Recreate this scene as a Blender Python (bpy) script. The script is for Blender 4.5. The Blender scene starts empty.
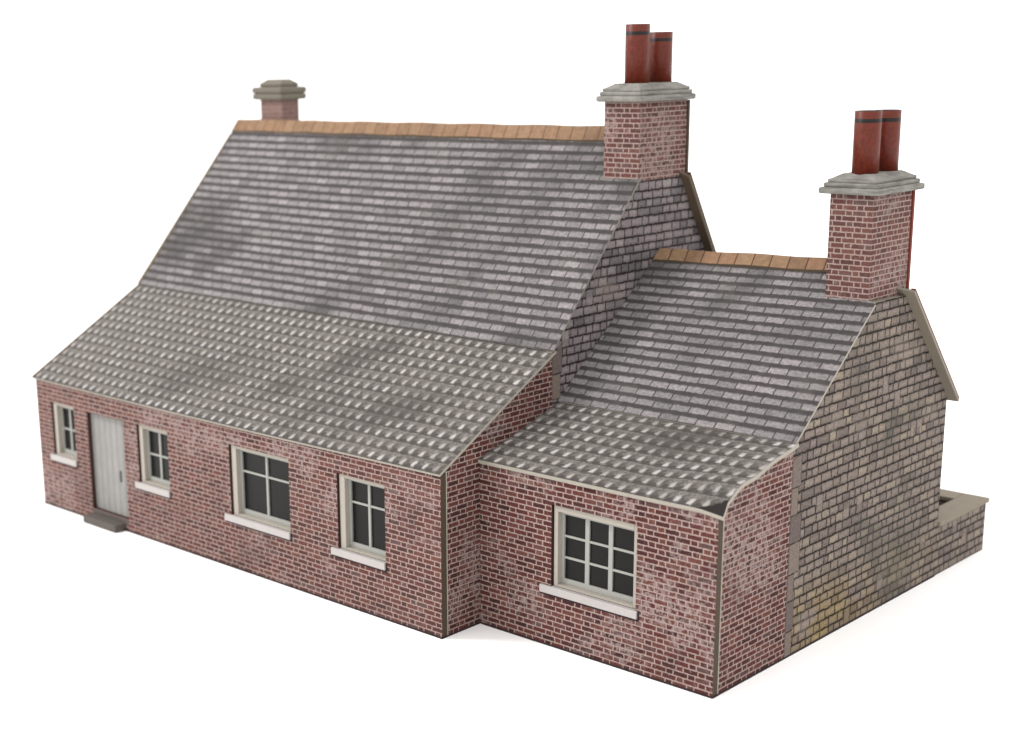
import bpy, bmesh, math, random
from mathutils import Vector, Matrix
random.seed(7)
S = bpy.context.scene
COL = S.collection
S.unit_settings.scale_length = 0.01          # one unit is one centimetre

# ------------------------------------------------------------------ colour
def lin(c):
    return tuple(((v/255)/12.92 if v/255 <= .04045 else ((v/255+.055)/1.055)**2.4) for v in c)
ALB = 0.545                                    # printed ink is darker than its exposed picture
def ink(r, g, b, k=1.0):
    l = [c**1.14 for c in lin((r, g, b))]; return (l[0]*ALB*k, l[1]*ALB*k, l[2]*ALB*k, 1)

# ------------------------------------------------------------------ node kit
class G:
    def __init__(s, name, rough=.75, spec=.25):
        s.m = bpy.data.materials.new(name); s.m.use_nodes = True
        s.t = s.m.node_tree; s.n = s.t.nodes; s.l = s.t.links
        s.b = s.n['Principled BSDF']
        s.b.inputs['Roughness'].default_value = rough
        s.b.inputs['Specular IOR Level'].default_value = spec
    def set(s, sock, v):
        if isinstance(v, bpy.types.NodeSocket): s.l.new(v, sock)
        else: sock.default_value = v
    def M(s, op, a, b=None, c=None, clamp=False):
        n = s.n.new('ShaderNodeMath'); n.operation = op; n.use_clamp = clamp
        for i, v in enumerate((a, b, c)):
            if v is not None: s.set(n.inputs[i], v)
        return n.outputs[0]
    def add(s, a, b): return s.M('ADD', a, b)
    def sub(s, a, b): return s.M('SUBTRACT', a, b)
    def mul(s, a, b): return s.M('MULTIPLY', a, b)
    def step(s, x, lo, hi):                   # smooth ramp 0..1
        n = s.n.new('ShaderNodeMapRange'); n.interpolation_type = 'SMOOTHSTEP'
        s.set(n.inputs[0], x); s.set(n.inputs[1], lo); s.set(n.inputs[2], hi)
        return n.outputs[0]
    def uv(s):
        n = s.n.new('ShaderNodeUVMap'); sp = s.n.new('ShaderNodeSeparateXYZ')
        s.l.new(n.outputs[0], sp.inputs[0]); return sp.outputs[0], sp.outputs[1]
    def vec(s, x, y, z=0.0):
        n = s.n.new('ShaderNodeCombineXYZ')
        for i, v in enumerate((x, y, z)): s.set(n.inputs[i], v)
        return n.outputs[0]
    def noise(s, v, scale, detail=3, rough=.55, dist=0.0):
        n = s.n.new('ShaderNodeTexNoise'); s.l.new(v, n.inputs['Vector'])
        n.inputs['Scale'].default_value = scale; n.inputs['Detail'].default_value = detail
        n.inputs['Roughness'].default_value = rough; n.inputs['Distortion'].default_value = dist
        return n.outputs['Fac']
    def grain(s, v, scale, detail=4, rough=.75):   # noise stretched to use the whole 0..1 range
        return s.step(s.noise(v, scale, detail, rough), .30, .70)
    def rnd(s, v):
        n = s.n.new('ShaderNodeTexWhiteNoise'); n.noise_dimensions = '3D'; s.l.new(v, n.inputs['Vector'])
        return n.outputs['Value']
    def ramp(s, f, stops, const=False):
        n = s.n.new('ShaderNodeValToRGB'); s.set(n.inputs[0], f); r = n.color_ramp
        r.interpolation = 'CONSTANT' if const else 'LINEAR'
        while len(r.elements) < len(stops): r.elements.new(.5)
        for e, (p, c) in zip(r.elements, stops): e.position = p; e.color = c
        return n.outputs[0]
    def mix(s, f, a, b, mode='MIX'):
        n = s.n.new('ShaderNodeMix'); n.data_type = 'RGBA'; n.blend_type = mode
        s.set(n.inputs[0], f); s.set(n.inputs[6], a); s.set(n.inputs[7], b)
        return n.outputs[2]
    def scale(s, c, f):                        # colour times value
        return s.mix(1.0, c, s.vec(f, f, f), 'MULTIPLY')
    def out(s, col, height=None, bump=.3, dist=.01):
        s.set(s.b.inputs['Base Color'], col)
        if height is not None:
            n = s.n.new('ShaderNodeBump'); n.inputs['Strength'].default_value = bump
            n.inputs['Distance'].default_value = dist
            s.l.new(height, n.inputs['Height']); s.l.new(n.outputs[0], s.b.inputs['Normal'])
        return s.m

def brick_mat(name, ch=.0675, per=.298, seed=0.0, worn=.5, dark=1.0, fade=.0):
    g = G(name, .85, .1); u, v = g.uv()
    P = g.vec(u, v, seed)
    w1 = g.sub(g.noise(P, 30, 3, .7), .5); w2 = g.sub(g.noise(g.vec(u, v, seed+9), 30, 3, .7), .5)
    uu = g.add(u, g.mul(w1, .032)); vv = g.add(v, g.mul(w2, .026))
    r = g.M('DIVIDE', vv, ch); row = g.M('FLOOR', r); fv = g.M('FRACT', r)
    jit = g.rnd(g.vec(row, seed, 3.3))
    q = g.add(g.add(g.M('DIVIDE', uu, per), g.mul(g.M('MODULO', row, 2.0), .5)), g.mul(jit, .12))
    q = g.add(q, 100.0)
    cell = g.M('FLOOR', q); fu = g.M('FRACT', q)
    isH = g.M('GREATER_THAN', fu, .67)
    dS = g.M('MINIMUM', fu, g.M('ABSOLUTE', g.sub(fu, .67))); dS = g.M('MINIMUM', dS, g.sub(1.0, fu))
    du = g.mul(dS, per); dv = g.mul(g.M('MINIMUM', fv, g.sub(1.0, fv)), ch)
    d = g.M('MINIMUM', du, dv)
    body = g.step(d, .0035, .0115)
    bid = g.rnd(g.vec(g.add(g.mul(cell, 2.0), isH), row, seed+1))
    bc = g.ramp(bid, [(0, ink(88, 60, 60, dark)), (.3, ink(104, 66, 63, dark)), (.6, ink(118, 73, 69, dark)), (.85, ink(130, 88, 81, dark)), (1, ink(112, 90, 89, dark))])
    sp = g.grain(P, 34)
    bc = g.scale(bc, g.add(.66, g.mul(sp, .64)))
    mort = g.mix(g.noise(P, 18, 3), ink(170, 146, 139, dark), ink(216, 198, 190, dark))
    col = g.mix(body, mort, bc)
    # pale lime bloom in blotches, crisp little bites inside larger clouds
    big = g.noise(g.vec(u, v, seed+20), .85, 3, .6)
    fine = g.noise(g.vec(u, v, seed+30), 13, 4, .7)
    m = g.mul(g.step(big, .58-.18*worn, .66-.12*worn), g.step(fine, .47, .55))
    m = g.M('MAXIMUM', m, g.mul(g.step(fine, .60, .66), .6))
    col = g.mix(g.mul(m, .66), col, ink(188, 170, 166, dark))
    soot = g.step(g.noise(g.vec(u, v, seed+40), 1.4, 4, .6), .52, .78)
    col = g.mix(g.mul(soot, .35), col, ink(92, 78, 76, dark))
    if fade: col = g.mix(fade, col, ink(162, 136, 128, dark))
    return g.out(col, body, .25, .006)

def stone_mat(name, ch=.121, seed=0.0, warm=0.0, moss=0.0):
    g = G(name, .85, .1); u, v = g.uv()
    P = g.vec(u, v, seed)
    w1 = g.sub(g.noise(P, 14, 3), .5); w2 = g.sub(g.noise(g.vec(u, v, seed+9), 12, 3), .5)
    uu = g.add(u, g.mul(w1, .035)); vv = g.add(v, g.mul(w2, .040))
    # slow swell so that the courses are not equal
    vv = g.add(vv, g.mul(g.M('SINE', g.mul(v, 11.0)), .010))
    def cells(chh, per, sd):
        r = g.M('DIVIDE', vv, chh); row = g.M('FLOOR', r); fv = g.M('FRACT', r)
        ja = g.rnd(g.vec(row, sd, 1.1)); jb = g.rnd(g.vec(row, sd, 2.2))
        pr = g.mul(per, g.add(.8, g.mul(ja, .45)))
        q = g.add(g.add(g.M('DIVIDE', uu, pr), g.mul(jb, 7.0)), 50.0)
        cell = g.M('FLOOR', q); fu = g.M('FRACT', q)
        sp = g.add(.36, g.mul(g.rnd(g.vec(cell, row, sd+.5)), .34))
        two = g.M('GREATER_THAN', fu, sp)
        du = g.M('MINIMUM', g.M('MINIMUM', fu, g.sub(1.0, fu)), g.M('ABSOLUTE', g.sub(fu, sp)))
        du = g.mul(du, pr)
        dv = g.mul(g.M('MINIMUM', g.mul(fv, .62), g.mul(g.sub(1.0, fv), .85)), chh)
        return g.M('MINIMUM', du, dv), g.rnd(g.vec(g.add(g.mul(cell, 2.0), two), row, sd+.7))
    d, bid = cells(ch, .39, seed)
    # some tall stones standing through two courses
    r2 = g.M('FLOOR', g.M('DIVIDE', vv, 2*ch)); f2 = g.M('FRACT', g.M('DIVIDE', vv, 2*ch))
    q2 = g.add(g.M('DIVIDE', uu, .17), 40.0); c2 = g.M('FLOOR', q2); fu2 = g.M('FRACT', q2)
    pick = g.M('GREATER_THAN', g.rnd(g.vec(c2, r2, seed+5)), .968)
    d2 = g.M('MINIMUM', g.mul(g.M('MINIMUM', fu2, g.sub(1.0, fu2)), .17), g.mul(g.M('MINIMUM', f2, g.sub(1.0, f2)), 2*ch))
    d = g.add(g.mul(d, g.sub(1.0, pick)), g.mul(d2, pick))
    body = g.step(g.add(d, g.mul(g.sub(g.grain(g.vec(u, v, seed+3), 22), .5), .007)), .002, .0165)
    if warm:
        st = [(0, ink(139, 128, 123)), (.25, ink(155, 143, 135)), (.5, ink(167, 154, 145)), (.75, ink(159, 147, 141)), (1, ink(178, 165, 151))]
    else:
        st = [(0, ink(130, 124, 127)), (.3, ink(156, 148, 150)), (.6, ink(170, 161, 162)), (.8, ink(162, 150, 152)), (1, ink(184, 176, 174))]
    bc = g.ramp(bid, st)
    sp = g.grain(P, 30); rim = g.step(d, .012, .04)
    bc = g.scale(bc, g.mul(g.add(.70, g.mul(sp, .56)), g.add(.84, g.mul(rim, .18))))
    jc = g.mix(g.noise(P, 9, 2), ink(34, 26, 26), ink(66, 56, 52))
    col = g.mix(body, jc, bc)
    big = g.noise(g.vec(u, v, seed+21), .9, 4, .62)
    col = g.mix(g.mul(g.step(big, .52, .74), .34), col, ink(92, 92, 88))
    col = g.mix(g.mul(g.step(g.noise(g.vec(u, v, seed+31), 1.3, 4, .6), .55, .75), .4), col, ink(182, 170, 160))
    if moss:                                  # yellow lichen print along the lowest courses
        lo = g.mul(g.sub(1.0, g.step(v, .25, 1.05)), g.step(g.noise(g.vec(u, v, seed+41), 1.6, 4, .6), .36, .54))
        lo = g.mul(lo, g.sub(1.0, g.mul(.75, g.step(u, 3.2, 5.0))))
        mid = g.mul(g.step(g.noise(g.vec(u, v, seed+51), .7, 4, .6), .46, .62), g.sub(1.0, g.step(g.M('ABSOLUTE', g.sub(u, 4.7)), .3, 1.4)))
        col = g.mix(g.mul(mid, .42), col, ink(96, 98, 90))
        col = g.mix(g.mul(lo, moss), col, g.mix(1.0, col, (1.22, 1.10, .58, 1), 'MULTIPLY'))
    return g.out(col, body, .3, .008)

def slate_mat(name, rh=.160, w=.252, seed=0.0, cool=0.0):
    g = G(name, .75, .12); u, v = g.uv()
    P = g.vec(u, v, seed)
    w1 = g.sub(g.noise(P, 20, 3), .5); w2 = g.sub(g.noise(g.vec(u, v, seed+7), 14, 3), .5)
    uu = g.add(u, g.mul(w1, .022)); vv = g.add(v, g.mul(w2, .036))
    r = g.M('DIVIDE', vv, rh); row = g.M('FLOOR', r); fv = g.M('FRACT', r)
    jit = g.rnd(g.vec(row, seed, 3.1))
    q = g.add(g.add(g.add(g.M('DIVIDE', uu, w), g.mul(g.M('MODULO', row, 2.0), .5)), g.mul(jit, .25)), 100.0)
    cell = g.M('FLOOR', q); fu = g.M('FRACT', q)
    bid = g.rnd(g.vec(cell, row, seed+1)); bid2 = g.rnd(g.vec(cell, row, seed+2))
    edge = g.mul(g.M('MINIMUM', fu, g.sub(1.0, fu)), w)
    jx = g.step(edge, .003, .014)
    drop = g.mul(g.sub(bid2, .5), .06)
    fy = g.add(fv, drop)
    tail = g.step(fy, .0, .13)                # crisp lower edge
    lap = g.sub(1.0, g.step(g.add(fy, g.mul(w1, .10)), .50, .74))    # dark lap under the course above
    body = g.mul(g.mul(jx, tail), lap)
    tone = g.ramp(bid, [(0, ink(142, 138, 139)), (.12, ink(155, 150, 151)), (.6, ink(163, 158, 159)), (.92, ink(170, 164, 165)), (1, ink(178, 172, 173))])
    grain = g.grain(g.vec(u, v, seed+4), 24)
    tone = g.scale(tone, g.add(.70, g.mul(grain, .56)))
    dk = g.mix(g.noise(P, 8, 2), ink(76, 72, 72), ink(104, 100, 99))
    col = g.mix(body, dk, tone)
    big = g.noise(g.vec(g.add(u, g.mul(v, -.5)), g.mul(v, .7), seed+20), .75, 3, .5)
    col = g.mix(g.mul(g.step(big, .48, .70), .60), col, ink(82, 79, 77))
    spot = g.noise(g.vec(u, v, seed+25), 3.2, 3, .6)
    col = g.mix(g.mul(g.step(spot, .60, .74), .32), col, ink(84, 82, 82))
    col = g.mix(g.mul(g.step(g.noise(g.vec(u, v, seed+33), 1.7, 3, .6), .56, .72), .14), col, ink(150, 145, 136))
    return g.out(col, body, .35, .012)

def pantile_mat(name, rh=.200, w=.190, seed=0.0, hole=None):
    g = G(name, .75, .12); u, v = g.uv()
    P = g.vec(u, v, seed)
    w1 = g.sub(g.noise(P, 11, 3), .5); w2 = g.sub(g.noise(g.vec(u, v, seed+7), 11, 3), .5)
    uu = g.add(u, g.mul(w1, .035)); vv = g.add(v, g.mul(w2, .035))
    r = g.M('DIVIDE', vv, rh); row = g.M('FLOOR', r); fv = g.M('FRACT', r)
    sh = g.mul(g.rnd(g.vec(row, seed, .7)), .16)
    q = g.add(g.add(g.M('DIVIDE', uu, w), sh), 100.0)
    cell = g.M('FLOOR', q); fu = g.M('FRACT', q)
    bid = g.rnd(g.vec(cell, row, seed+1))
    # S profile: roll crest near fu=.5, leaning a little across the course
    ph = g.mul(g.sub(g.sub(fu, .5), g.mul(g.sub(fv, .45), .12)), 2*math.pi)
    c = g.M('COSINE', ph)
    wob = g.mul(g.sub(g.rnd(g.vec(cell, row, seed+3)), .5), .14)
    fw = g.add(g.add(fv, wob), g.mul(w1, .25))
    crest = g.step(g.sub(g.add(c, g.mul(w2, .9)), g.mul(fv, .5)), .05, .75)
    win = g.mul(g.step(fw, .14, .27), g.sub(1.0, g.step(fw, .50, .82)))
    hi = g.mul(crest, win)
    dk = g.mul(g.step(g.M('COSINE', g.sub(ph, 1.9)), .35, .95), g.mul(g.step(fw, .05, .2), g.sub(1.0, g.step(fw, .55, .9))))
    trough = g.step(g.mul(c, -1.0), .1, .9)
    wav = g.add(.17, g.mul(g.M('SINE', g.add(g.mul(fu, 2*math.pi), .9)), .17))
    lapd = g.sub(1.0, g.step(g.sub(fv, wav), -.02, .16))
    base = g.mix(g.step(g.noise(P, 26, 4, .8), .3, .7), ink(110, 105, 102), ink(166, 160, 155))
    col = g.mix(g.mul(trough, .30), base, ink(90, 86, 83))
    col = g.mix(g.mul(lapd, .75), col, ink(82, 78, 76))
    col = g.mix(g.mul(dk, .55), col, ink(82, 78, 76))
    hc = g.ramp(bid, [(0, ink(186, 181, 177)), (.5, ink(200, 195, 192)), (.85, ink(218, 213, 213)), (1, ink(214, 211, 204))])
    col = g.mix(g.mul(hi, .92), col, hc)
    big = g.noise(g.vec(g.add(u, g.mul(v, -.5)), g.mul(v, .7), seed+20), .9, 4, .55)
    col = g.mix(g.mul(g.step(big, .50, .68), .55), col, ink(92, 88, 84))
    col = g.mix(g.mul(g.step(g.noise(g.vec(u, v, seed+30), .8, 3, .6), .5, .7), .12), col, ink(150, 146, 134))
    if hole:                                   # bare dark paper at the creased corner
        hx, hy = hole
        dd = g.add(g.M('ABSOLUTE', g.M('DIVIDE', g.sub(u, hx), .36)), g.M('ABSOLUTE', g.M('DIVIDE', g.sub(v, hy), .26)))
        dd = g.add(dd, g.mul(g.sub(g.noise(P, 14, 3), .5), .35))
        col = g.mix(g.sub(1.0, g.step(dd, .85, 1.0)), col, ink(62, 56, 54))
    hgt = g.add(g.mul(c, .5), g.mul(g.sub(1.0, fv), .7))
    return g.out(col, hgt, .2, .02)

def ridge_mat(name, seg=.25, seed=0.0, soft=0.0):
    g = G(name, .75, .2); u, v = g.uv()
    q = g.M('DIVIDE', g.add(u, g.mul(v, .18)), seg); cell = g.M('FLOOR', q); fu = g.M('FRACT', q)
    e = g.mul(g.M('MINIMUM', fu, g.sub(1.0, fu)), seg)
    bid = g.rnd(g.vec(cell, seed, .3))
    P = g.vec(u, v, seed)
    tone = g.ramp(bid, [(0, ink(142, 114, 92)), (.4, ink(162, 132, 105)), (.75, ink(174, 145, 117)), (1, ink(168, 132, 106))])
    tone = g.mix(soft, tone, ink(166, 136, 109))
    tone = g.scale(tone, g.add(.8, g.mul(g.grain(P, 12), .36)))
    col = g.mix(g.step(e, .004, .013), g.mix(soft, ink(96, 66, 48), ink(132, 100, 74)), tone)
    col = g.mix(g.mul(g.step(g.noise(g.vec(u, v, seed+3), 2.4, 3), .54, .72), .4), col, ink(120, 92, 78))
    return g.out(col, g.step(e, .0, .02), .3, .01)

def plain(name, c, var=.18, sc=18.0, rough=.75, spec=.25, seed=0.0, obj=True):
    g = G(name, rough, spec)
    tc = g.n.new('ShaderNodeTexCoord')
    f = g.noise(tc.outputs['Object'], sc, 4, .65)
    f2 = g.noise(tc.outputs['Object'], sc*.18, 3, .6)
    k = g.add(1.0-var, g.mul(g.add(g.mul(f, .6), g.mul(f2, .4)), 2*var))
    return g.out(g.scale(ink(*c), k), f, .12, .006)

def cap_mat():
    g = G('cement_cap', .8, .25)
    tc = g.n.new('ShaderNodeTexCoord')
    f = g.noise(tc.outputs['Object'], 9, 4, .7); f2 = g.noise(tc.outputs['Object'], 40, 3, .7)
    col = g.mix(g.add(g.mul(f, .65), g.mul(f2, .35)), ink(104, 102, 97), ink(204, 201, 194))
    mp = g.n.new('ShaderNodeMapping'); mp.inputs['Scale'].default_value = (2.2, 2.2, 26); g.l.new(tc.outputs['Object'], mp.inputs[0])
    col = g.mix(g.mul(g.step(g.noise(mp.outputs[0], 1.0, 3), .46, .66), .55), col, ink(104, 102, 98))
    col = g.mix(g.mul(g.step(g.noise(tc.outputs['Object'], 2.6, 3), .55, .7), .4), col, ink(128, 124, 112))
    return g.out(col, f2, .15, .01)

def pot_mat():
    g = G('terracotta_paper', .42, .25); u, v = g.uv()     # v: 0 foot .. 1 rim, u: round the tube
    f = g.noise(g.vec(g.mul(u, 5.0), g.mul(v, 2.5), .4), 5, 4, .7)
    col = g.mix(g.step(f, .25, .75), ink(104, 42, 26), ink(140, 60, 36))
    sw = g.noise(g.vec(g.mul(u, 9.0), g.mul(v, .6), 1.4), 2, 3, .6)
    col = g.mix(g.mul(g.step(sw, .5, .75), .45), col, ink(104, 36, 30))
    band = g.mul(g.step(v, .795, .805), g.sub(1.0, g.step(v, .855, .865)))
    col = g.mix(band, col, ink(34, 20, 19))
    rim = g.step(v, .955, .985)
    col = g.mix(g.mul(rim, .8), col, ink(84, 62, 54))
    return g.out(col, f, .1, .01)

def door_mat():
    g = G('grey_plank_paint', .7, .25); u, v = g.uv()
    q = g.M('DIVIDE', u, .155); fu = g.M('FRACT', q); e = g.M('MINIMUM', fu, g.sub(1.0, fu))
    bid = g.rnd(g.vec(g.M('FLOOR', q), 1.0, 2.0))
    gr = g.noise(g.vec(g.mul(u, 9.0), g.mul(v, .9), 0.0), 5, 4, .65)
    col = g.mix(gr, ink(150, 149, 146), ink(194, 192, 189))
    col = g.scale(col, g.add(.93, g.mul(bid, .12)))
    col = g.mix(g.step(e, .01, .06), ink(120, 118, 114), col)
    return g.out(col, g.step(e, .01, .08), .3, .01)

def glass_mat():
    g = G('dark_window_glass', .3, .15)
    tc = g.n.new('ShaderNodeTexCoord')
    f = g.noise(tc.outputs['Object'], 3.5, 3, .6)
    return g.out(g.mix(f, ink(22, 22, 21), ink(44, 43, 41)))

def quoin_mat():
    g = G('dressed_quoin', .85, .1); u, v = g.uv()          # one unit square per block, its number in u
    fu = g.M('FRACT', u); bid = g.rnd(g.vec(g.M('FLOOR', u), .5, 2.0))
    P = g.vec(g.mul(u, .3), g.mul(v, .385), 3.0)
    col = g.ramp(bid, [(0, ink(126, 114, 112)), (.5, ink(144, 131, 127)), (1, ink(154, 141, 132))])
    col = g.scale(col, g.add(.74, g.mul(g.grain(P, 22), .46)))
    e = g.M('MINIMUM', g.mul(g.M('MINIMUM', fu, g.sub(1.0, fu)), .30), g.mul(g.M('MINIMUM', v, g.sub(1.0, v)), .385))
    e = g.add(e, g.mul(g.sub(g.grain(P, 14), .5), .012))
    return g.out(g.mix(g.step(e, .002, .014), ink(50, 40, 40), col))

MAT = dict(
    brick_front=brick_mat('red_brick_print', seed=1.0, worn=.40, fade=.10),
    brick_side=brick_mat('shaded_red_brick_print', seed=5.0, worn=.12, dark=.92),  # darkened so the inner-corner shade is part of its colour
    brick_ext=brick_mat('worn_red_brick_print', seed=11.0, worn=.42),
    brick_end=brick_mat('limewashed_brick_print', seed=17.3, worn=.66),
    brick_chim=brick_mat('chimney_brick_print', seed=23.0, worn=.55, ch=.067, per=.275, fade=.18),
    brick_far=brick_mat('pale_chimney_brick_print', seed=33.0, worn=.8, ch=.074, per=.30, fade=.72),
    stone_main=stone_mat('grey_rubble_print', seed=2.0),
    stone_end=stone_mat('buff_rubble_print', seed=6.0, warm=1, moss=.75),
    stone_yard=stone_mat('yard_rubble_print', seed=9.0, warm=1),
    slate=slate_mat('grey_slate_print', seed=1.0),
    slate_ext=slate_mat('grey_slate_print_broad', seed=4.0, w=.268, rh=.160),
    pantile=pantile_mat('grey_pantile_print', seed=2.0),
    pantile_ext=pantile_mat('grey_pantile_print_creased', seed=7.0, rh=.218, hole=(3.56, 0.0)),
    ridge=ridge_mat('tan_ridge_print', seed=1.0, soft=.6), ridge_ext=ridge_mat('tan_ridge_print_broad', .262, 5.0),
    edge=plain('bare_card_edge', (198, 192, 180), .22), edge_grey=plain('grey_card_edge', (168, 162, 150), .2),
    brown=plain('brown_card_edge', (98, 84, 68), .28, 6.0), under=plain('grey_board_back', (166, 156, 142), .15, 8.0),
    red=plain('red_card_fold', (146, 76, 60), .25, 9.0),
    frame=plain('cream_window_casing', (202, 195, 184), .14, 14.0), bar=plain('pale_grey_glazing_bar', (190, 190, 184), .08, 14.0, .5),
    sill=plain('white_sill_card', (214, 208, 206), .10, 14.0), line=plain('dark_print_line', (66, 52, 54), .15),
    glass=glass_mat(), door=door_mat(), cap=cap_mat(), cap_far=plain('browned_cement', (138, 132, 120), .3, 5.0), pot=pot_mat(), quoin=quoin_mat(),
    stepst=plain('grey_step_stone', (118, 110, 106), .3, 7.0), coping=plain('buff_coping_stone', (164, 154, 138), .22, 7.0),
    hollow=plain('dark_yard_floor', (70, 64, 58), .2), iron=plain('grey_iron', (104, 102, 100), .15),
    tan=plain('tan_card_edge', (124, 108, 90), .3, 5.0),
    reveal=plain('shaded_reveal_print', (84, 60, 56), .2, 8.0),  # sides of the openings, their shade put into the colour
    soot=plain('soot_black', (36, 30, 28), .2),
)

# ------------------------------------------------------------------ mesh kit
def link(name, bm, mats, parent=None, label=None, smooth=False):
    me = bpy.data.meshes.new(name)
    bmesh.ops.recalc_face_normals(bm, faces=bm.faces[:]) if not getattr(bm, 'keepn', False) else None
    bm.to_mesh(me); bm.free()
    for m in mats: me.materials.append(MAT[m] if isinstance(m, str) else m)
    if smooth:
        for p in me.polygons: p.use_smooth = True
    o = bpy.data.objects.new(name, me); COL.objects.link(o)
    if parent: o.parent = parent
    if label: o['label'] = label
    return o

def face(bm, pts, uvs=None, mi=0):
    f = bm.faces.new([bm.verts.new(p) for p in pts]); f.material_index = mi
    if uvs:
        ly = bm.loops.layers.uv.verify()
        for l, w in zip(f.loops, uvs): l[ly].uv = w
    return f

def box(bm, a, b, mi=0, bev=0.0, uvf=None):
    (x0, y0, z0), (x1, y1, z1) = a, b
    vs = [bm.verts.new(p) for p in ((x0,y0,z0),(x1,y0,z0),(x1,y1,z0),(x0,y1,z0),(x0,y0,z1),(x1,y0,z1),(x1,y1,z1),(x0,y1,z1))]
    ly = bm.loops.layers.uv.verify(); fs = []
    for q in ((0,1,5,4),(1,2,6,5),(2,3,7,6),(3,0,4,7),(4,5,6,7),(3,2,1,0)):
        f = bm.faces.new([vs[i] for i in q]); f.material_index = mi; fs.append(f)
        n = (vs[q[1]].co-vs[q[0]].co).cross(vs[q[2]].co-vs[q[1]].co)
        ax = max(range(3), key=lambda i: abs(n[i]))
        for l in f.loops:
            c = l.vert.co
            l[ly].uv = (c.y+5.3, c.z) if ax == 0 else ((c.x, c.z) if ax == 1 else (c.x, c.y))
    if bev:
        bmesh.ops.bevel(bm, geom=list({e for f in fs for e in f.edges}), offset=bev, segments=2, affect='EDGES', profile=.6)
    return fs

def slab_poly(bm, outline, axis, at, thick, uv0=(0, 0), mf=0, me=1, mb=None):
    """a card: outline in the (u, z) plane standing at x (or y) = at, going back by thick"""
    def P(u, z, t): return (t, u, z) if axis == 'x' else (u, t, z)
    n = len(outline)
    face(bm, [P(u, z, at) for u, z in outline], [(u-uv0[0], z-uv0[1]) for u, z in outline], mf)
    face(bm, [P(u, z, at+thick) for u, z in outline], [(u, z) for u, z in outline], me if mb is None else mb)
    for i in range(n):
        (u, z), (u2, z2) = outline[i], outline[(i+1) % n]
        face(bm, [P(u, z, at), P(u2, z2, at), P(u2, z2, at+thick), P(u, z, at+thick)], None, me)

def holed_wall(bm, x0, x1, z0, z1, y, t, holes, mf=0, me=1, mr=2):
    """front card with real openings; holes are (xa, xb, za, zb)"""
    xs = sorted({x0, x1, *[h[0] for h in holes], *[h[1] for h in holes]})
    zs = sorted({z0, z1, *[h[2] for h in holes], *[h[3] for h in holes]})
    inside = lambda x, z: any(h[0] < x < h[1] and h[2] < z < h[3] for h in holes)
    for i in range(len(xs)-1):
        for k in range(len(zs)-1):
            if inside((xs[i]+xs[i+1])/2, (zs[k]+zs[k+1])/2): continue
            q = [(xs[i], zs[k]), (xs[i+1], zs[k]), (xs[i+1], zs[k+1]), (xs[i], zs[k+1])]
            face(bm, [(u, y, w) for u, w in q], q, mf)
            face(bm, [(u, y+t, w) for u, w in q[::-1]], None, me)
    rims = [(x0, x1, z0, z1)]+list(holes)
    for k, (a, b, c, d) in enumerate(rims):
        for p, q in (((a, c), (b, c)), ((b, c), (b, d)), ((b, d), (a, d)), ((a, d), (a, c))):
            face(bm, [(p[0], y, p[1]), (q[0], y, q[1]), (q[0], y+t, q[1]), (p[0], y+t, p[1])], None, mr if k else me)
    bmesh.ops.remove_doubles(bm, verts=bm.verts[:], dist=1e-5)

def sheet(bm, f, nu, nv, thick, mf=0, me=1, mu=None, normal=None):
    """roof card from a function f(a,b)->(point, uv) over the unit square, thickened along -normal"""
    ly = bm.loops.layers.uv.verify(); T = []; B = []
    for j in range(nv+1):
        T.append([]); B.append([])
        for i in range(nu+1):
            p, w = f(i/nu, j/nv); p = Vector(p)
            T[-1].append((bm.verts.new(p), w)); B[-1].append(bm.verts.new(p-Vector(normal)*thick))
    for j in range(nv):
        for i in range(nu):
            q = [T[j][i], T[j][i+1], T[j+1][i+1], T[j+1][i]]
            fc = bm.faces.new([a[0] for a in q]); fc.material_index = mf
            for l, a in zip(fc.loops, q): l[ly].uv = a[1]
            fb = bm.faces.new([B[j+1][i], B[j+1][i+1], B[j][i+1], B[j][i]]); fb.material_index = me if mu is None else mu
    for i in range(nu):
        bm.faces.new([B[0][i], B[0][i+1], T[0][i+1][0], T[0][i][0]]).material_index = me
        bm.faces.new([T[nv][i][0], T[nv][i+1][0], B[nv][i+1], B[nv][i]]).material_index = me
    for j in range(nv):
        bm.faces.new([B[j+1][0], B[j][0], T[j][0][0], T[j+1][0][0]]).material_index = me
        bm.faces.new([B[j][nu], B[j+1][nu], T[j+1][nu][0], T[j][nu][0]]).material_index = me

def lerp(a, b, t): return tuple(x+(y-x)*t for x, y in zip(a, b))
def quad_roof(name, bl, br, tl, tr, thick, mats, parent, nu=24, nv=6, bend=None, label=None):
    bl, br, tl, tr = map(Vector, (bl, br, tl, tr))
    n = (br-bl).cross(tl-bl).normalized(); hgt = ((tl-bl).length+(tr-br).length)/2
    def f(a, b):
        p = bl.lerp(br, a).lerp(tl.lerp(tr, a), b)
        w = (p.x, b*hgt)
        if bend: p = p+Vector(bend(a, b))
        return p, w
    bm = bmesh.new(); sheet(bm, f, nu, nv, thick, 0, 1, 2, n)
    return link(name, bm, mats, parent, label)

# ------------------------------------------------------------------ measures
L, H1, DJ, HJ, DR, HR = 9.10, 2.20, 2.19, 3.405, 4.596, 6.129
E0, W, H2, EDJ, EHJ, EDR, EHR = .734, 3.502, 2.23, 2.316, 2.70, 4.563, 4.533
EB, EBD, YW, YH = 2.293, 6.299, 7.859, .79
T = .10

house = bpy.data.objects.new('model_cottage', None); COL.objects.link(house)
house['label'] = 'small card model cottage of red brick and grey stone with three chimneys, standing on white'
house['category'] = 'model cottage'
house.empty_display_size = .5

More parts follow.
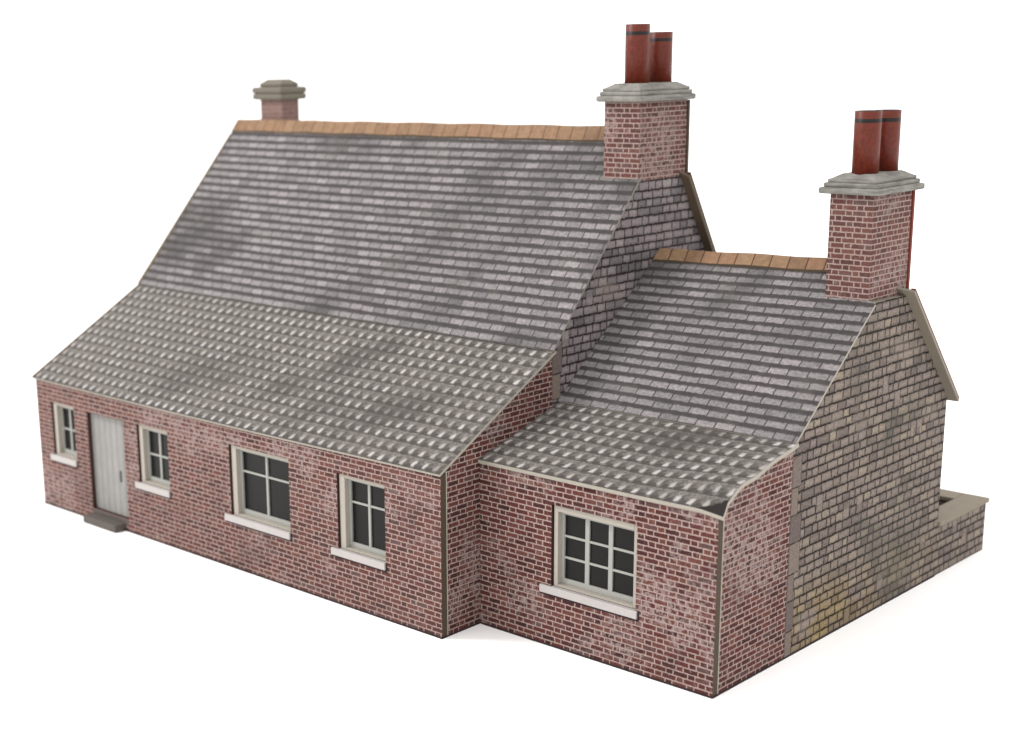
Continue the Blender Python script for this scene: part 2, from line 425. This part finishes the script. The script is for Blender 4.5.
# ------------------------------------------------------------------ main wing walls
W1 = (-8.68, -8.03, .92, 1.82); W2 = (-6.33, -5.56, .88, 1.81); W3 = (-4.115, -2.835, .805, 1.865); W4 = (-1.875, -.98, .79, 1.845)
DO = (-7.66, -6.69, .20, 1.80)
bm = bmesh.new(); holed_wall(bm, -L, 0, 0, H1-.045, 0, T, [W1, DO, W2, W3, W4])
link('front_wall', bm, ['brick_front', 'brown', 'reveal'], house)

lean_z = lambda y: H1+(HJ-H1)/DJ*y
bm = bmesh.new()
slab_poly(bm, [(T+.004, 0), (DJ, 0), (DJ, lean_z(DJ)-.13), (1.5, lean_z(1.5)-.075), (T+.004, lean_z(T)-.05)], 'x', -.003, -T, (.02, .01), 0, 1)
link('side_wall', bm, ['brick_side', 'edge'], house, 'narrow red brick wall with painted shade in the angle between the two wings')

MB = 7.25; mbz = lambda y: 6.307-1.66*(y-DR)
gz = lambda y: HJ+(HR-HJ)/(DR-DJ)*(y-DJ)
bm = bmesh.new()
slab_poly(bm, [(DJ+.002, 0), (MB, 0), (MB, mbz(MB)-.05), (5.06, 5.462), (4.04, 5.455), (DJ+.002, gz(DJ)-.045)], 'x', -.004, -T, (0, 0))
link('gable_wall', bm, ['stone_main', 'edge_grey'], house, 'grey stone gable of the taller wing')
def quoin(x, y0, blocks):
    bm = bmesh.new()
    for k, (za, zb, wa, zt) in enumerate(blocks):            # zt: height of the far top corner
        q = [(y0, za), (y0+wa, za), (y0+wa, zt), (y0, zb)]
        face(bm, [(x, u, z) for u, z in q], [(k+.001, 0), (k+.999, 0), (k+.999, 1), (k+.001, 1)])
        for a, b in zip(q, q[1:]+q[:1]): face(bm, [(x, *a), (x, *b), (x-.02, *b), (x-.02, *a)], None, 1)
    return link('quoin', bm, ['quoin', 'edge_grey'], house)
quoin(.002, DJ, [(2.72, 3.06, .17, 3.06), (3.06, HJ-.13, .20, HJ+.09)])
bm = bmesh.new()
slab_poly(bm, [(T+.004, 0), (MB, 0), (MB, mbz(MB)-.05), (DR, HR-.06), (DJ, HJ-.05), (T+.004, lean_z(T)-.05)], 'x', -L+.002, T)
link('end_wall', bm, ['stone_main', 'edge_grey'], house)
bm = bmesh.new(); box(bm, (-L+.11, MB-T, 0), (-.11, MB-.002, mbz(MB)-.06)); link('rear_wall', bm, ['stone_main'], house)

# ------------------------------------------------------------------ main wing roofs
oh = .045; sl = (HJ-H1)/DJ
def sag(a, b): return (0, 0, .012*math.sin(a*9.1)*b*(1-b)*2 - .02*math.sin(math.pi*a)*(1-b))
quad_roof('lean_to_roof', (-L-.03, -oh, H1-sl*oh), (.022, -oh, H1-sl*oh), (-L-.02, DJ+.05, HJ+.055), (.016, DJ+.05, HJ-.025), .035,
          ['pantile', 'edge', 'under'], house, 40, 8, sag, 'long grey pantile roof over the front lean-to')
ms = (HR-HJ)/(DR-DJ)
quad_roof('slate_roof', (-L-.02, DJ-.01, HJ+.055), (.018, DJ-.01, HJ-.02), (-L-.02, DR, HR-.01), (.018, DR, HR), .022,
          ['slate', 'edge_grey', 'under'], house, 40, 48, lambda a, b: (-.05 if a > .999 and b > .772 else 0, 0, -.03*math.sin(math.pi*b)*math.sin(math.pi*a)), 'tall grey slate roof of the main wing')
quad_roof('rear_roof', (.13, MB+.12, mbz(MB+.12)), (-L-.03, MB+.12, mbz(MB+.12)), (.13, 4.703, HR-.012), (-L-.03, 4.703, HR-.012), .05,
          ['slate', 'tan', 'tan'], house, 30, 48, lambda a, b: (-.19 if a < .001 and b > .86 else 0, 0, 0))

def ridge(name, x0, x1, z0, z1, y, sf, sb, wd, mat):
    bm = bmesh.new(); ly = bm.loops.layers.uv.verify()
    ang_f = math.atan(sf); ang_b = math.atan(sb)
    prof = [(y-wd*math.cos(ang_f), -wd*math.sin(ang_f)+.012), (y-.035, -.010), (y, .014), (y+.035, -.014), (y+wd*math.cos(ang_b), -wd*math.sin(ang_b)+.012)]
    dist = [0, wd-.04, wd, wd+.04, 2*wd]
    nx = 30
    rows = []
    for i in range(nx+1):
        t = i/nx; x = x0+(x1-x0)*t; z = z0+(z1-z0)*t+.006*math.sin(x*5.1)
        rows.append(([bm.verts.new((x, p, z+q)) for p, q in prof], [bm.verts.new((x, p, z+q-.03)) for p, q in prof], x))
    for i in range(nx):
        (a, b, xa), (c, d, xc) = rows[i], rows[i+1]
        for k in range(4):
            f = bm.faces.new([a[k], c[k], c[k+1], a[k+1]])
            for l, w in zip(f.loops, ((xa, dist[k]), (xc, dist[k]), (xc, dist[k+1]), (xa, dist[k+1]))): l[ly].uv = w
            bm.faces.new([b[k+1], d[k+1], d[k], b[k]])
        bm.faces.new([b[0], d[0], c[0], a[0]]).material_index = 1
        bm.faces.new([a[4], c[4], d[4], b[4]]).material_index = 1
    for a, b, _ in (rows[0], rows[-1]):
        for k in range(4): bm.faces.new([a[k], a[k+1], b[k+1], b[k]]).material_index = 1
    return link(name, bm, [mat, 'brown'], house)
ridge('ridge_tiles', -L-.02, -.575, HR+.012, HR+.012, DR, ms, 1.52, .25, 'ridge')

# ------------------------------------------------------------------ side wing
XW = .004
WE = (1.16, 2.425, .79, 1.845)
bm = bmesh.new(); holed_wall(bm, XW, W, 0, H2-.04, E0, T, [WE])
link('front_wall', bm, ['brick_ext', 'brown', 'reveal'], house, 'brick front of the lower side wing with one nine-pane window')
prof = [(E0+T+.004, 2.235), (1.02, 2.34), (1.35, 2.43), (1.742, 2.515), (EB, 2.65)]
bm = bmesh.new()
slab_poly(bm, [(E0+T+.004, 0), (EB, 0)]+prof[::-1], 'x', W-.003, -T, (0, 0))
link('side_wall', bm, ['brick_end', 'edge'], house, 'lime-stained brick end of the side wing lean-to')
ebz = lambda y: EHR-1.1*(y-EDR)
egz = lambda y: EHJ+(EHR-EHJ)/(EDR-EDJ)*(y-EDJ)
bm = bmesh.new()
slab_poly(bm, [(EB+.002, 0), (EBD, 0), (EBD, ebz(EBD)-.04), (4.91, ebz(4.91)-.04), (4.10, 4.125), (EB+.002, 2.65)], 'x', W-.003, -T)
link('gable_wall', bm, ['stone_end', 'edge_grey'], house, 'buff stone gable of the side wing with yellowed lowest courses')
quoin(W+.003, EB, [(0, .33, .15, .33), (.33, .72, .17, .72), (.72, 1.06, .14, 1.06), (1.06, 1.45, .25, 1.45), (1.45, 1.80, .25, 1.80),
                   (1.80, 2.14, .15, 2.14), (2.14, 2.50, .20, 2.54)])
bm = bmesh.new(); box(bm, (XW+.01, EBD-T, 0), (W-T-.01, EBD-.003, ebz(EBD)-.06)); link('rear_wall', bm, ['stone_end'], house)

def curl(a, b):
    k = max(0.0, min(1.0, (a-.60)/.40)); k = k*k*(3-2*k)
    lift = .105*math.exp(-((b-.26)/.17)**2)+.065*math.exp(-((b-.62)/.22)**2)
    tip = max(0.0, (a-.93)/.07)*max(0.0, 1-b/.10)
    return (.05*tip, 0, k*lift-.035*tip)
es = (EHJ-H2)/(EDJ-E0)
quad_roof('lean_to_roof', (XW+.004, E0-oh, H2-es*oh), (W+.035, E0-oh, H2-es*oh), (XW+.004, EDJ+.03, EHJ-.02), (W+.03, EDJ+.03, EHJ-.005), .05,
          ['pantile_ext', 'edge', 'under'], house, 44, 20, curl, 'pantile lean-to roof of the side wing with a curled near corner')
em = (EHR-EHJ)/(EDR-EDJ)
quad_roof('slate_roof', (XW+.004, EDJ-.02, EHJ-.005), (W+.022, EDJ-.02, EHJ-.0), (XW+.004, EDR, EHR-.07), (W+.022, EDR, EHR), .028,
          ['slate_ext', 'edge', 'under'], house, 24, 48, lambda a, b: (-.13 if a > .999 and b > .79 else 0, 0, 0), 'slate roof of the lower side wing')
quad_roof('rear_roof', (W+.13, EBD+.09, ebz(EBD+.09)), (XW+.01, EBD+.09, ebz(EBD+.09)), (W+.13, EDR+.01, EHR-.01), (XW+.01, EDR+.01, EHR-.08), .038,
          ['slate_ext', 'edge_grey', 'under'], house, 16, 48, lambda a, b: (-.28 if a < .001 and b > .85 else 0, 0, 0))
ridge('ridge_tiles', XW+.006, 2.845, EHR-.055, EHR+.012, EDR, em, 1.1, .215, 'ridge_ext')

# red fold line along the outer edge of the rear roof cards
def fold(x, a, b, w, name='verge_strip', mat='red'):
    bm = bmesh.new(); v = Vector((0, b[0]-a[0], b[1]-a[1])); n = Vector((0, -v.z, v.y)).normalized()*w
    pa, pb = Vector((x, *a)), Vector((x, *b)); pts = [pa, pb, pb+n, pa+n]
    q = [p+Vector((-.06, 0, 0)) for p in pts]
    for f in (pts, q[::-1], [pts[0], pts[3], q[3], q[0]], [pts[1], q[1], q[2], pts[2]], [pts[3], pts[2], q[2], q[3]], [pts[0], q[0], q[1], pts[1]]): face(bm, f)
    bmesh.ops.remove_doubles(bm, verts=bm.verts[:], dist=1e-5)
    return link(name, bm, [mat], house)
fold(W+.128, (4.87, ebz(4.87)+.002), (EBD+.085, ebz(EBD+.085)+.002), .022)
fold(.128, (5.08, mbz(5.08)+.002), (6.4, mbz(6.4)+.002), .020, mat='brown')

for x, y, h in ((-.002, T, H1-.02), (W-.002, E0+T, H2-.01)):
    bm = bmesh.new(); box(bm, (x-.01, y+.0005, 0), (x+.004, y+.016, h)); link('corner_trim', bm, ['edge'], house)

def verge(a, b, w):
    a, b = Vector(a), Vector(b); bm = bmesh.new(); n = 14; rows = []
    up = (b-a).cross(Vector((1, 0, 0))).normalized(); up = up if up.z > 0 else -up
    for i in range(n+1):
        p = a.lerp(b, i/n)+up*.004; ww = w*(.7+.5*random.random())
        rows.append([bm.verts.new(p+Vector((-.008, 0, 0))+up*-.03), bm.verts.new(p+Vector((-.006, 0, 0))+up*.008), bm.verts.new(p+Vector((ww, 0, 0))+up*.008), bm.verts.new(p+Vector((ww, 0, 0))+up*-.01)])
    for i in range(n):
        for k in range(3): bm.faces.new([rows[i][k], rows[i+1][k], rows[i+1][k+1], rows[i][k+1]])
    return link('verge_strip', bm, ['tan'], house)
verge((-L-.03, -oh, H1-sl*oh), (-L-.025, DJ, HJ+.03), .045)
verge((-L-.02, DJ, HJ+.06), (-L-.02, DR-.2, HR-.01-.2*ms), .06)

bm = bmesh.new()
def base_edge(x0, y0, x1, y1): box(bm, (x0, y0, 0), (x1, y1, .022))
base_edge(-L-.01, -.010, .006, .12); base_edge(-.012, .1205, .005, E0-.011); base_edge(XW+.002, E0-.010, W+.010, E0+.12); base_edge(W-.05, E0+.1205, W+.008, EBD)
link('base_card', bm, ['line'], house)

# ------------------------------------------------------------------ yard wall behind the side wing
bm = bmesh.new()
box(bm, (W-.30, EBD+.002, 0), (W-.004, YW, YH-.07)); box(bm, (1.4, YW-.30, 0), (W-.302, YW-.001, YH-.071))
yw = link('yard_wall', bm, ['stone_yard'], house)
bm = bmesh.new()
box(bm, (W-.33, EBD+.004, YH-.07), (W+.035, YW+.035, YH), 0, .02); box(bm, (1.4, YW-.33, YH-.069), (W-.332, YW+.034, YH-.002), 0, .015)
link('coping', bm, ['coping'], yw)
bm = bmesh.new(); box(bm, (1.4, EBD+.01, .0), (W-.305, YW-.305, .03)); link('yard_floor', bm, ['hollow'], house)

# ------------------------------------------------------------------ windows and door
def window(h, y, cols, rows, cl=.10, cr=.022, ct=.05, cb=.028, label=None, sillx=.15, sillw=.0, dep=.03):
    """casing card set just behind the brick face, glazing bars and glass well behind it"""
    x0, x1, z0, z1 = h; e = .004
    a, b, c, d = x0+e+.014, x1-e, z0+e, z1-e
    A, B, Cc, D = a+cl, b-cr, c+cb, d-ct
    fy0, fy1 = y+dep, y+T+.06
    bm = bmesh.new()
    box(bm, (a, fy0, c), (A, fy1, d), 0, .006); box(bm, (B, fy0+(.004 if cr > .04 else .03), c), (b, fy1, d), 0, .004)
    box(bm, (A, fy0+.001, D), (B, fy1, d-.001), 0, .006); box(bm, (A, fy0+.001, c+.001), (B, fy1, Cc), 0, .005)
    w = link('window', bm, ['frame'], house, label)
    gy0, gy1 = y+dep+.075, y+dep+.10; st = .042
    bm = bmesh.new()
    box(bm, (A+.001, gy0, Cc+.001), (A+st, gy1, D-.001)); box(bm, (B-st, gy0, Cc+.001), (B-.001, gy1, D-.001))
    box(bm, (A+st, gy0+.001, D-st), (B-st, gy1, D-.002)); box(bm, (A+st, gy0+.001, Cc+.002), (B-st, gy1, Cc+st*1.7))
    zl, zh = Cc+st*1.7, D-st; xl, xh = A+st, B-st
    for k in range(1, cols):
        x = xl+(xh-xl)*k/cols; wv = .030 if cols == 3 else .02
        box(bm, (x-wv, gy0+.002, zl), (x+wv, gy1, zh))
    for r in rows:
        z = zl+(zh-zl)*r; box(bm, (xl, gy0+.006, z-.014), (xh, gy1-.002, z+.014))
    link('glazing_bars', bm, ['bar'], w)
    bm = bmesh.new(); box(bm, (A+.002, gy1+.001, Cc+.002), (B-.002, gy1+.010, D-.002)); link('glass', bm, ['glass'], w)
    bm = bmesh.new(); box(bm, (x0-sillx, y-.032, z0-.095), (x1+sillw, y-.001, z0+.004), 0, .006)
    box(bm, (x0+.004, y-.002, z0-.02), (x1-.004, y+dep-.001, z0+.003))
    s = link('sill', bm, ['sill'], w)
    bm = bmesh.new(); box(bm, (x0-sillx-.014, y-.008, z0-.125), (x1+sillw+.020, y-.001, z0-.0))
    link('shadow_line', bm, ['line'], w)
    return w
window(W1, 0, 2, [.5], .085, .02, .05, .03, None, .09, .0)
window(W2, 0, 2, [.5], .085, .02, .05, .03, None, .09, .0)
window(W3, 0, 2, [.66], .10, .012, .05, .03, 'wide two-light window of four panes', .13, .0)
window(W4, 0, 2, [.66], .10, .012, .05, .03, 'narrow tall window of four panes', .12, .0)
window(WE, E0, 3, [1/3, 2/3], .06, .06, .08, .03, 'broad window of nine panes in the side wing', .16, .03)

x0, x1, z0, z1 = DO
bm = bmesh.new(); ly = bm.loops.layers.uv.verify(); box(bm, (x0+.004, T-.03, z0+.004), (x1-.004, T+.02, z1-.004))
door = link('door', bm, ['door'], house)
bm = bmesh.new(); box(bm, (x1-.26, T-.040, .76), (x1-.215, T-.031, .94), 0, .004); link('handle', bm, ['iron'], door)
bm = bmesh.new()
box(bm, (x0-.02, -.20, 0), (x1-.10, -.002, .125), 0, .02); box(bm, (x0+.003, -.003, .10), (x1-.003, T-.032, .19), 0, .004)
link('doorstep', bm, ['stepst'], house)

# ------------------------------------------------------------------ chimneys
def tube(bm, cx, cy, z0, z1, r, seg=40):
    ly = bm.loops.layers.uv.verify()
    def ring(rr, z): return [bm.verts.new((cx+rr*math.cos(2*math.pi*i/seg), cy+rr*math.sin(2*math.pi*i/seg), z)) for i in range(seg)]
    h = z1-z0
    spec = [(r, z0, 0), (r, z1-.004, .97), (r-.004, z1, .99), (r-.022, z1, 1.0), (r-.024, z0+.1, .4)]
    R = [ring(a, z) for a, z, _ in spec]
    for k in range(len(R)-1):
        for i in range(seg):
            j = (i+1) % seg; f = bm.faces.new([R[k][i], R[k][j], R[k+1][j], R[k+1][i]])
            if k == 3: f.material_index = 1
            for l, w in zip(f.loops, ((i/seg, spec[k][2]), ((i+1)/seg, spec[k][2]), ((i+1)/seg, spec[k+1][2]), (i/seg, spec[k+1][2]))): l[ly].uv = w
    bm.faces.new(R[-1]).material_index = 1
    bm.faces.new(R[0][::-1])

def chimney(a, b, z0, zt, ov, layers, pots, label, fold_mat, bm_='brick_chim', cap='cap', bv=.4):
    (xa, ya), (xb, yb) = a, b
    bm = bmesh.new(); box(bm, (xa, ya, z0), (xb, yb, zt))
    st = link('chimney', bm, [bm_], house, label)
    if fold_mat:
        bm = bmesh.new(); box(bm, (xa, yb+.002, z0), (xb+.022, yb+.045, zt-.01)); link('rear_card', bm, [fold_mat], st)
    bm = bmesh.new(); z = zt
    for o, h in layers:
        box(bm, (xa-ov*o, ya-ov*o, z-.001), (xb+ov*o, yb+ov*o, z+h), 0, min(.045, h*bv)); z += h
    # hipped flaunching on top
    o0, o1 = ov*layers[-1][0]-.02, -.10
    lo = [bm.verts.new(p) for p in ((xa-o0, ya-o0, z-.004), (xb+o0, ya-o0, z-.004), (xb+o0, yb+o0, z-.004), (xa-o0, yb+o0, z-.004))]
    hi = [bm.verts.new(p) for p in ((xa-o1, ya-o1, z+.06), (xb+o1, ya-o1, z+.06), (xb+o1, yb+o1, z+.06), (xa-o1, yb+o1, z+.06))]
    for i in range(4): bm.faces.new([lo[i], lo[(i+1) % 4], hi[(i+1) % 4], hi[i]])
    bm.faces.new(hi); bm.faces.new(lo[::-1])
    link('chimney_cap', bm, [cap], st)
    for (px, py, h, r) in pots:
        bm = bmesh.new(); tube(bm, px, py, z+.02, z+.075+h, r)
        o = link('chimney_pot', bm, ['pot', 'soot'], st)
        for p in o.data.polygons: p.use_smooth = len(p.vertices) == 4
    return st
LY = [(1.0, .08), (.60, .055), (.30, .045)]
chimney((-.585, 4.03), (-.007, 5.16), 5.38, 6.515, .092, LY, [(-.285, 4.345, .765, .166), (-.285, 4.885, .66, .166)],
        'brick chimney of the taller wing with two red pots of unequal height', 'brown')
chimney((2.835, 4.078), (3.41, 5.07), 3.95, 5.425, .115, LY, [(3.15, 4.32, .735, .160), (3.15, 4.82, .725, .160)],
        'brick chimney of the side wing with two red pots of equal height', 'red')
chimney((-8.70, 4.78), (-8.13, 5.18), 5.4, 6.49, .12, [(.9, .11), (.95, .11), (.1, .07)], [], 'small far chimney without pots behind the ridge', None, 'brick_far', 'cap_far', .49)

# ------------------------------------------------------------------ table, light, camera
bm = bmesh.new()
face(bm, [(-300, -300, 0), (300, -300, 0), (300, 300, 0), (-300, 300, 0)], [(0, 0), (1, 0), (1, 1), (0, 1)])
tm = G('white_board', .8, .1); tc = tm.n.new('ShaderNodeTexCoord')
tm.out(tm.mix(tm.noise(tc.outputs['Object'], .6, 3), (.93, .93, .93, 1), (.95, .95, .95, 1)))
tb = link('tabletop', bm, [tm.m]); tb['kind'] = 'structure'; tb['label'] = 'plain white tabletop under the model cottage'; tb['category'] = 'tabletop'

wd = bpy.data.worlds.new('World'); S.world = wd; wd.use_nodes = True
wd.node_tree.nodes['Background'].inputs[0].default_value = (1, .985, .97, 1)
wd.node_tree.nodes['Background'].inputs[1].default_value = 1.85

def area(name, loc, target, size, power, col=(1, 1, 1)):
    ld = bpy.data.lights.new(name, 'AREA'); ld.size = size; ld.energy = power; ld.color = col
    o = bpy.data.objects.new(name, ld); COL.objects.link(o); o.location = loc
    o.rotation_euler = (Vector(target)-Vector(loc)).to_track_quat('-Z', 'Y').to_euler(); return o
area('key_softbox', (-19, -14, 24), (-1, 2, 2), 6.5, 6200, (1, .985, .96))

cam = bpy.data.cameras.new('camera'); co = bpy.data.objects.new('camera', cam); COL.objects.link(co); S.camera = co
R = [[0.7045143, 0.70935923, -0.02165806], [-0.15707558, 0.18561824, 0.96998615], [-0.69208876, 0.67996717, -0.24219371]]
m = Matrix.Identity(4)
for i in range(3):
    m[i][0] = R[0][i]; m[i][1] = R[1][i]; m[i][2] = -R[2][i]
m[0][3], m[1][3], m[2][3] = 12.113648, -13.055057, 7.159786
co.matrix_world = m
cam.sensor_width = 36; cam.lens = 1498.079/1024*36
cam.shift_x = (512-372.5865)/1024; cam.shift_y = (432.4985-372.5)/1024
cam.clip_start = .1; cam.clip_end = 2000
cam.dof.use_dof = True; cam.dof.focus_distance = 18.5; cam.dof.aperture_fstop = .37

S.view_settings.view_transform = 'Standard'; S.view_settings.look = 'None'
S.view_settings.exposure = 0; S.view_settings.gamma = 1
S.cycles.max_bounces = 6; S.cycles.diffuse_bounces = 4
